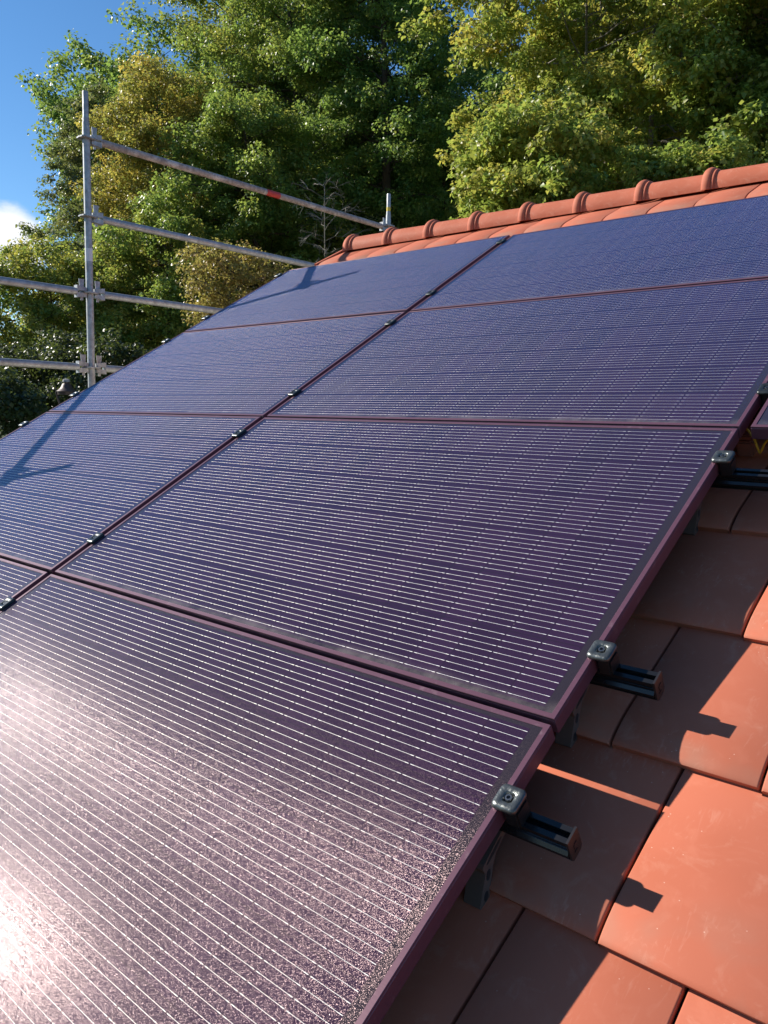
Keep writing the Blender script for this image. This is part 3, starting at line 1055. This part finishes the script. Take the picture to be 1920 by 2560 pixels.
gx = np.concatenate([np.linspace(-700, -70, 14), np.linspace(-64, 60, 94), np.linspace(70, 700, 14)])
gy = np.concatenate([np.linspace(-700, -40, 14), np.linspace(-36, 76, 86), np.linspace(90, 900, 16)])
GX, GY = np.meshgrid(gx, gy, indexing='ij')
GZZ = ground_z(GX, GY)
me = bpy.data.meshes.new('ground')
nx_, ny_ = GX.shape
verts = np.stack([GX, GY, GZZ], -1).reshape(-1, 3)
idx = np.arange(nx_ * ny_).reshape(nx_, ny_)
faces = np.stack([idx[:-1, :-1], idx[1:, :-1], idx[1:, 1:], idx[:-1, 1:]], -1).reshape(-1, 4)
me.from_pydata(verts.tolist(), [], faces.tolist())
me.materials.append(mat_ground())
me.polygons.foreach_set('use_smooth', [True] * len(me.polygons))
g = bpy.data.objects.new('ground', me)
col.objects.link(g)
tag(g, kind='structure')

# ------------------------------------------------------------------ trees
LEAF = {
    'shade_green': mat_leaf('shade_dark_leaf', (0.036, 0.068, 0.028), (0.081, 0.087, 0.031), (0.014, 0.031, 0.016), 0.2),  # leaf colour darkened to stand for shade at the lower left
    'oak': mat_leaf('oak_leaf', (0.142, 0.252, 0.057), (0.309, 0.287, 0.062), (0.057, 0.132, 0.037), 0.38),
    'maple': mat_leaf('maple_leaf', (0.202, 0.270, 0.053), (0.475, 0.356, 0.071), (0.095, 0.166, 0.037), 0.42),
    'ochre': mat_leaf('ochre_leaf', (0.208, 0.218, 0.053), (0.475, 0.310, 0.065), (0.107, 0.132, 0.037), 0.40),
    'green': mat_leaf('ash_leaf', (0.155, 0.241, 0.053), (0.380, 0.298, 0.057), (0.066, 0.132, 0.033), 0.40),
    'beam': mat_leaf('hornbeam_leaf', (0.113, 0.150, 0.062), (0.238, 0.184, 0.071), (0.053, 0.086, 0.045), 0.32),
    'brown': mat_leaf('withering_leaf', (0.24, 0.21, 0.06), (0.40, 0.24, 0.09), (0.13, 0.11, 0.035), 0.34),
}


def leaves_mesh(name, cen, per, size, spread, seed, mat, autumn=0.2, droop=0.2, tone=(0.2, 1.0)):
    """cen: (N,4) cluster centres and radii"""
    r = np.random.default_rng(seed)
    N = len(cen)
    cnt = np.maximum(8, (per * (cen[:, 3] / cen[:, 3].mean()) ** 2).astype(int))
    ci = np.repeat(np.arange(N), cnt)
    L = len(ci)
    d = r.normal(size=(L, 3))
    d /= np.linalg.norm(d, axis=1)[:, None]
    rad = cen[ci, 3] * r.uniform(0.15, 1.0, L) ** 0.6
    pos = cen[ci, :3] + d * rad[:, None] * np.array(spread)
    pos[:, 2] -= droop * (np.linalg.norm(d[:, :2], axis=1) * rad) ** 1.5
    ctone = r.uniform(tone[0], tone[1], N)
    caut = np.clip(r.normal(autumn, 0.20, N), 0, 1)
    # leaf axes: normals mostly up and outward, blades hanging outwards
    nrm = d * 0.55 + np.array([0, 0, 0.75]) + r.normal(size=(L, 3)) * 0.55
    nrm /= np.linalg.norm(nrm, axis=1)[:, None]
    ax = d + r.normal(size=(L, 3)) * 0.7 + np.array([0, 0, -0.25])
    ax -= nrm * (ax * nrm).sum(1)[:, None]
    ax /= np.linalg.norm(ax, axis=1)[:, None] + 1e-9
    bx = np.cross(nrm, ax)
    s = size * r.uniform(0.6, 1.25, L)[:, None]
    fold = r.uniform(0.05, 0.35, L)[:, None]
    v0 = pos - ax * s * 0.5
    v1 = pos + bx * s * 0.40 + nrm * s * fold * 0.5 - ax * s * 0.05
    v2 = pos + ax * s * 0.55 - nrm * s * 0.10
    v3 = pos - bx * s * 0.40 + nrm * s * fold * 0.5 - ax * s * 0.05
    V = np.stack([v0, v1, v2, v3], 1).reshape(-1, 3)
    b = np.arange(L) * 4
    F = np.stack([b, b + 1, b + 2, b, b + 2, b + 3], 1).reshape(-1, 3)
    me = bpy.data.meshes.new(name)
    me.vertices.add(len(V)); me.vertices.foreach_set('co', V.astype(np.float32).ravel())
    me.loops.add(F.size); me.loops.foreach_set('vertex_index', F.astype(np.int32).ravel())
    me.polygons.add(len(F))
    me.polygons.foreach_set('loop_start', np.arange(0, F.size, 3, dtype=np.int32))
    me.polygons.foreach_set('loop_total', np.full(len(F), 3, dtype=np.int32))
    me.update(calc_edges=True)
    for an, arr in (('tint', np.clip(ctone[ci] + r.normal(0, 0.18, L), 0, 1)), ('autumn', np.clip(caut[ci] + r.normal(0, 0.14, L), 0, 1) * (r.random(L) < 0.85))):
        a = me.attributes.new(an, 'FLOAT', 'POINT')
        a.data.foreach_set('value', np.repeat(arr, 4).astype(np.float32))
    me.materials.append(mat)
    return me


def make_tree(name, label, cat, D, xpx, ytop, ybase, halfw, kind, leaf, limbs, per, seed, autumn=0.2, lean=0.0, trunks=1, bark=None,
              group='trees on the wooded bank', crad=0.36, tone=(0.2, 1.0), trunk_r=0.16, droop=0.22, shape=0.55, rise=0.6, flat=0.72, open_=0.0, bare=False):
    """D metres ahead of the camera; crown grown limb by limb, each limb carrying side twigs and flat leaf sprays"""
    r = np.random.default_rng(seed)
    k = D / 1972.0
    s0 = (xpx - 960) * k
    zt, zb = (1044 - ytop) * k + CAM.z, (1044 - ybase) * k + CAM.z
    hw = halfw * k
    cx, cy = CAM.x + FWD[0] * D + RGT[0] * s0, CAM.y + FWD[1] * D + RGT[1] * s0
    gz = float(ground_z(np.array(cx), np.array(cy))) - 0.1
    zb = max(zb, gz + 0.3); zt = max(zt, zb + 1.0)
    root = empty(name, (cx, cy, gz))
    tag(root, label, cat, group)
    Ht, hb = zt - gz, zb - gz
    bm = bmesh.new()
    stems = []
    for q in range(trunks):
        a = r.uniform(0, 2 * PI)
        ox, oy = (math.cos(a) * 0.6 * (q > 0), math.sin(a) * 0.6 * (q > 0))
        dx, dy = r.normal(0, 0.03, 2) + (np.array([ox, oy]) * 0.05)
        pts, rads = [], []
        for i in range(11):
            f = i / 10
            pts.append((ox + dx * f * Ht + math.sin(f * 4 + q) * 0.13 + lean * f * Ht * 0.12, oy + dy * f * Ht + math.cos(f * 3.1 + q) * 0.12, f * Ht * 0.95))
            rads.append(max(0.012, trunk_r * (1 - 0.93 * f) * (1.2 if i == 0 else 1) * (1.0 if q == 0 else 0.72)))
        stems.append((np.array(pts), rads))
        tube(bm, pts, rads, 10)
    cen = []
    ga = r.uniform(0, 6)
    for i in range(limbs):
        f = (i + r.uniform(0, 1)) / limbs                       # 0 crown base, 1 top
        z = hb + (Ht * 0.97 - hb) * f * 0.97
        pts, rads = stems[i % len(stems)]
        t = min(9.99, z / (Ht * 0.95) * 10); j = int(t)
        st = pts[j] + (pts[min(10, j + 1)] - pts[j]) * (t - j)
        rad_here = rads[j]
        Rm = hw * (math.sin(PI * min(1.0, 0.16 + 0.80 * f)) ** shape)
        ln = Rm * r.uniform(0.55, 1.12)
        ga += 2.39996 + r.normal(0, 0.35)
        el = rise * (0.30 + 0.9 * f) + r.normal(0, 0.34)
        dr = np.array([math.cos(ga), math.sin(ga), 0.0])
        n = 6
        lp = []
        for q in range(n + 1):
            g = q / n
            lp.append(st + dr * ln * g + np.array([0, 0, math.sin(el) * ln * (g - 0.45 * g * g) - droop * 0.5 * ln * g ** 3]) + r.normal(0, 0.03 * ln, 3) * (q > 0))
        lp = np.array(lp)
        rb_ = min(rad_here * 0.5, 0.010 + 0.011 * ln)
        tube(bm, lp.tolist(), [max(0.005, rb_ * (1 - 0.85 * q / n)) for q in range(n + 1)], 5, cap=False)
        side = np.cross(dr, [0, 0, 1.0])
        m = max(3, int(ln / (crad * 0.62)))
        for q in range(m):
            g = open_ + (1 - open_) * (0.22 + 0.78 * (q + r.uniform(0.2, 0.8)) / m)
            tt = min(n - 1e-3, g * n); jj = int(tt)
            p0 = lp[jj] + (lp[jj + 1] - lp[jj]) * (tt - jj)
            sg = 1 if q % 2 else -1
            tl = ln * r.uniform(0.16, 0.42) * (1.15 - 0.6 * g) + 0.15
            d2 = dr * r.uniform(0.3, 0.9) + side * sg * r.uniform(0.4, 1.0) + np.array([0, 0, r.normal(0.12, 0.55)])
            d2 /= np.linalg.norm(d2)
            p1 = p0 + d2 * tl + np.array([0, 0, -droop * 0.35 * tl])
            tube(bm, [p0.tolist(), ((p0 + p1) * 0.5 + np.array([0, 0, 0.04 * tl])).tolist(), p1.tolist()], [0.011, 0.008, 0.004], 4, cap=False)
            if bare: 
                for _ in range(3):
                    d3 = d2 + r.normal(0, 0.5, 3); p2 = p0 + (p1 - p0) * r.uniform(0.3, 1); 
                    tube(bm, [p2.tolist(), (p2 + d3 * 0.22 * tl).tolist(), (p2 + d3 * 0.5 * tl + r.normal(0, 0.03, 3)).tolist()], [0.006, 0.005, 0.003], 3, cap=False)
                continue
            cen.append((*p1, crad * r.uniform(0.65, 1.3)))
            if tl > crad: cen.append((*(p0 * 0.5 + p1 * 0.5 + r.normal(0, 0.08, 3)), crad * r.uniform(0.5, 1.0)))
        if not bare: cen.append((*lp[-1], crad * r.uniform(0.7, 1.2)))
    if cen:
        cen = np.array(cen)
        me = leaves_mesh('crown', cen, per, leaf, (1, 1, flat), seed + 1, LEAF[kind], autumn, droop, tone)
        cr_ = bpy.data.objects.new('crown', me); col.objects.link(cr_); cr_.parent = root
    link_bm('trunk', bm, bark or M_BARK, root, 60)
    return root


T = make_tree
BU = 'bushes beneath the trees'
T('hornbeam_tree', 'sparse dark hornbeam at the far left with ragged twigs against the sky', 'tree', 30, 240, 260, 760, 160, 'beam', 0.095, 46, 58, 11, 0.22, crad=0.34, droop=0.5, shape=0.7, rise=0.35, flat=0.5)
T('birch_tree', 'ochre yellow leafed tree right behind the tall scaffold post', 'tree', 26, 385, 225, 820, 175, 'ochre', 0.085, 62, 76, 12, 0.42, crad=0.34, rise=0.7)
T('ash_tree', 'tall light green tree rising out of the picture behind the ochre tree', 'tree', 31, 640, -190, 700, 225, 'green', 0.100, 76, 70, 13, 0.30, crad=0.42, rise=0.7)
T('ash_tree', 'mid green tree between the ochre tree and the dark oak', 'tree', 28, 760, -260, 640, 210, 'green', 0.095, 74, 70, 14, 0.14, crad=0.40)
T('oak_tree', 'dark green oak with a black trunk above the end of the ridge', 'tree', 26, 945, -260, 600, 205, 'oak', 0.098, 76, 76, 15, 0.04, crad=0.38, trunk_r=0.22, tone=(0.1, 0.9), rise=0.35)
T('poplar_tree', 'thin pale tree showing in the gap of sky between oak and maple', 'tree', 40, 1185, -30, 500, 70, 'ochre', 0.12, 40, 24, 16, 0.4, crad=0.36)
T('maple_tree', 'big bright yellow green maple with several grey stems over the ridge', 'tree', 19, 1565, -420, 500, 360, 'maple', 0.100, 92, 76, 17, 0.34, trunks=3, bark=M_BARKPALE, crad=0.33, trunk_r=0.13, rise=0.45, shape=0.5, open_=0.15)
T('maple_tree', 'light green maple with large leaves cut off by the right picture edge', 'tree', 15.5, 1960, -320, 420, 240, 'maple', 0.11, 50, 62, 18, 0.15, crad=0.30, bark=M_BARKPALE)
T('maple_tree', 'maple behind the two bright maples filling the gap at the upper right', 'tree', 25, 1800, -300, 520, 250, 'green', 0.105, 68, 64, 33, 0.2, crad=0.40)
T('linden_tree', 'yellow green tree low at the left behind the scaffold rails', 'tree', 23, 130, 660, 980, 200, 'green', 0.085, 50, 72, 19, 0.45, crad=0.32, rise=0.6)
T('linden_tree', 'leafy green tree with a leaning dark trunk behind the scaffold post', 'tree', 23, 410, 520, 960, 190, 'green', 0.088, 50, 72, 20, 0.20, crad=0.32, lean=-0.4, trunk_r=0.14)
T('hazel_bush', 'brownish withering bush just beyond the upper left panel corner', 'bush', 17.5, 600, 650, 860, 125, 'brown', 0.065, 26, 34, 21, 0.45, crad=0.19, group=BU, rise=0.9, shape=0.35)
T('beech_tree', 'shaded green tree over the middle guard rail left of the oak', 'tree', 24, 660, 280, 800, 190, 'green', 0.088, 62, 72, 22, 0.10, crad=0.33)
T('bare_tree', 'bare grey twiggy tree standing under the red sticker of the top rail', 'tree', 20, 790, 430, 720, 90, 'brown', 0.07, 22, 10, 34, 0.4, bark=M_BARKPALE, trunk_r=0.05, rise=1.1, crad=0.3, bare=True, droop=0.05)
T('hazel_bush', 'bright low bush behind the ridge humps under the maple', 'bush', 15.5, 1300, 330, 580, 190, 'maple', 0.10, 34, 48, 23, 0.24, crad=0.26, group=BU, rise=0.8, shape=0.35)
T('hazel_bush', 'small green bush close behind the ridge at the right', 'bush', 14.5, 1700, 400, 530, 130, 'maple', 0.085, 26, 46, 24, 0.12, crad=0.23, group=BU, rise=0.8, shape=0.35)
T('shade_bush', 'bush darkened to stand for shade, low at the left edge beside the street lamp', 'bush', 19, 50, 900, 1060, 150, 'shade_green', 0.08, 30, 50, 25, 0.0, crad=0.3, tone=(0, 0.5), group=BU, rise=0.8, shape=0.35)  # shade of the lower left is put into the leaf colour
T('shade_bush', 'bush darkened to stand for shade, behind the street lamp under the leaning trunk', 'bush', 18, 280, 880, 1030, 160, 'shade_green', 0.08, 30, 50, 26, 0.05, crad=0.3, tone=(0, 0.6), group=BU, rise=0.8, shape=0.35)  # dark leaves stand for shade here too
T('shade_bush', 'low bush added and darkened to stand for shade, in the lower left corner of the view over the panel edge', 'bush', 13, -40, 940, 1090, 120, 'shade_green', 0.08, 26, 50, 31, 0.0, crad=0.24, tone=(0, 0.5), group=BU, rise=0.8, shape=0.35)  # bush added to darken the low ground as shade would
T('oak_tree', 'shadowy oak far back between the dark oak and the maple', 'tree', 37, 1110, 150, 640, 150, 'oak', 0.14, 44, 50, 27, 0.08, crad=0.5, tone=(0.2, 0.9))
T('beech_tree', 'shadowy tree low between the ridge end post and the maple', 'tree', 29, 1080, 300, 640, 140, 'oak', 0.12, 44, 52, 32, 0.08, crad=0.4, tone=(0.2, 0.9))
T('beech_tree', 'shadowy tree far back behind the maple stems', 'tree', 33, 1540, 20, 580, 350, 'oak', 0.15, 64, 52, 28, 0.12, crad=0.55, tone=(0.1, 0.9))
T('beech_tree', 'dim tree far back behind the brownish bush', 'tree', 35, 440, 260, 900, 300, 'oak', 0.15, 64, 52, 29, 0.12, crad=0.55, tone=(0.2, 0.9))
T('beech_tree', 'tall dim tree far back between the ash and the dark oak', 'tree', 39, 800, -150, 700, 210, 'green', 0.16, 64, 50, 30, 0.12, crad=0.6, tone=(0.2, 0.9))
T('shade_tree', 'tree darkened to stand for shade, behind the lowest guard rail at the left edge', 'tree', 21, 0, 890, 1060, 130, 'shade_green', 0.085, 44, 56, 36, 0.0, crad=0.3, tone=(0, 0.7))  # dark foliage in place of shade at the left edge
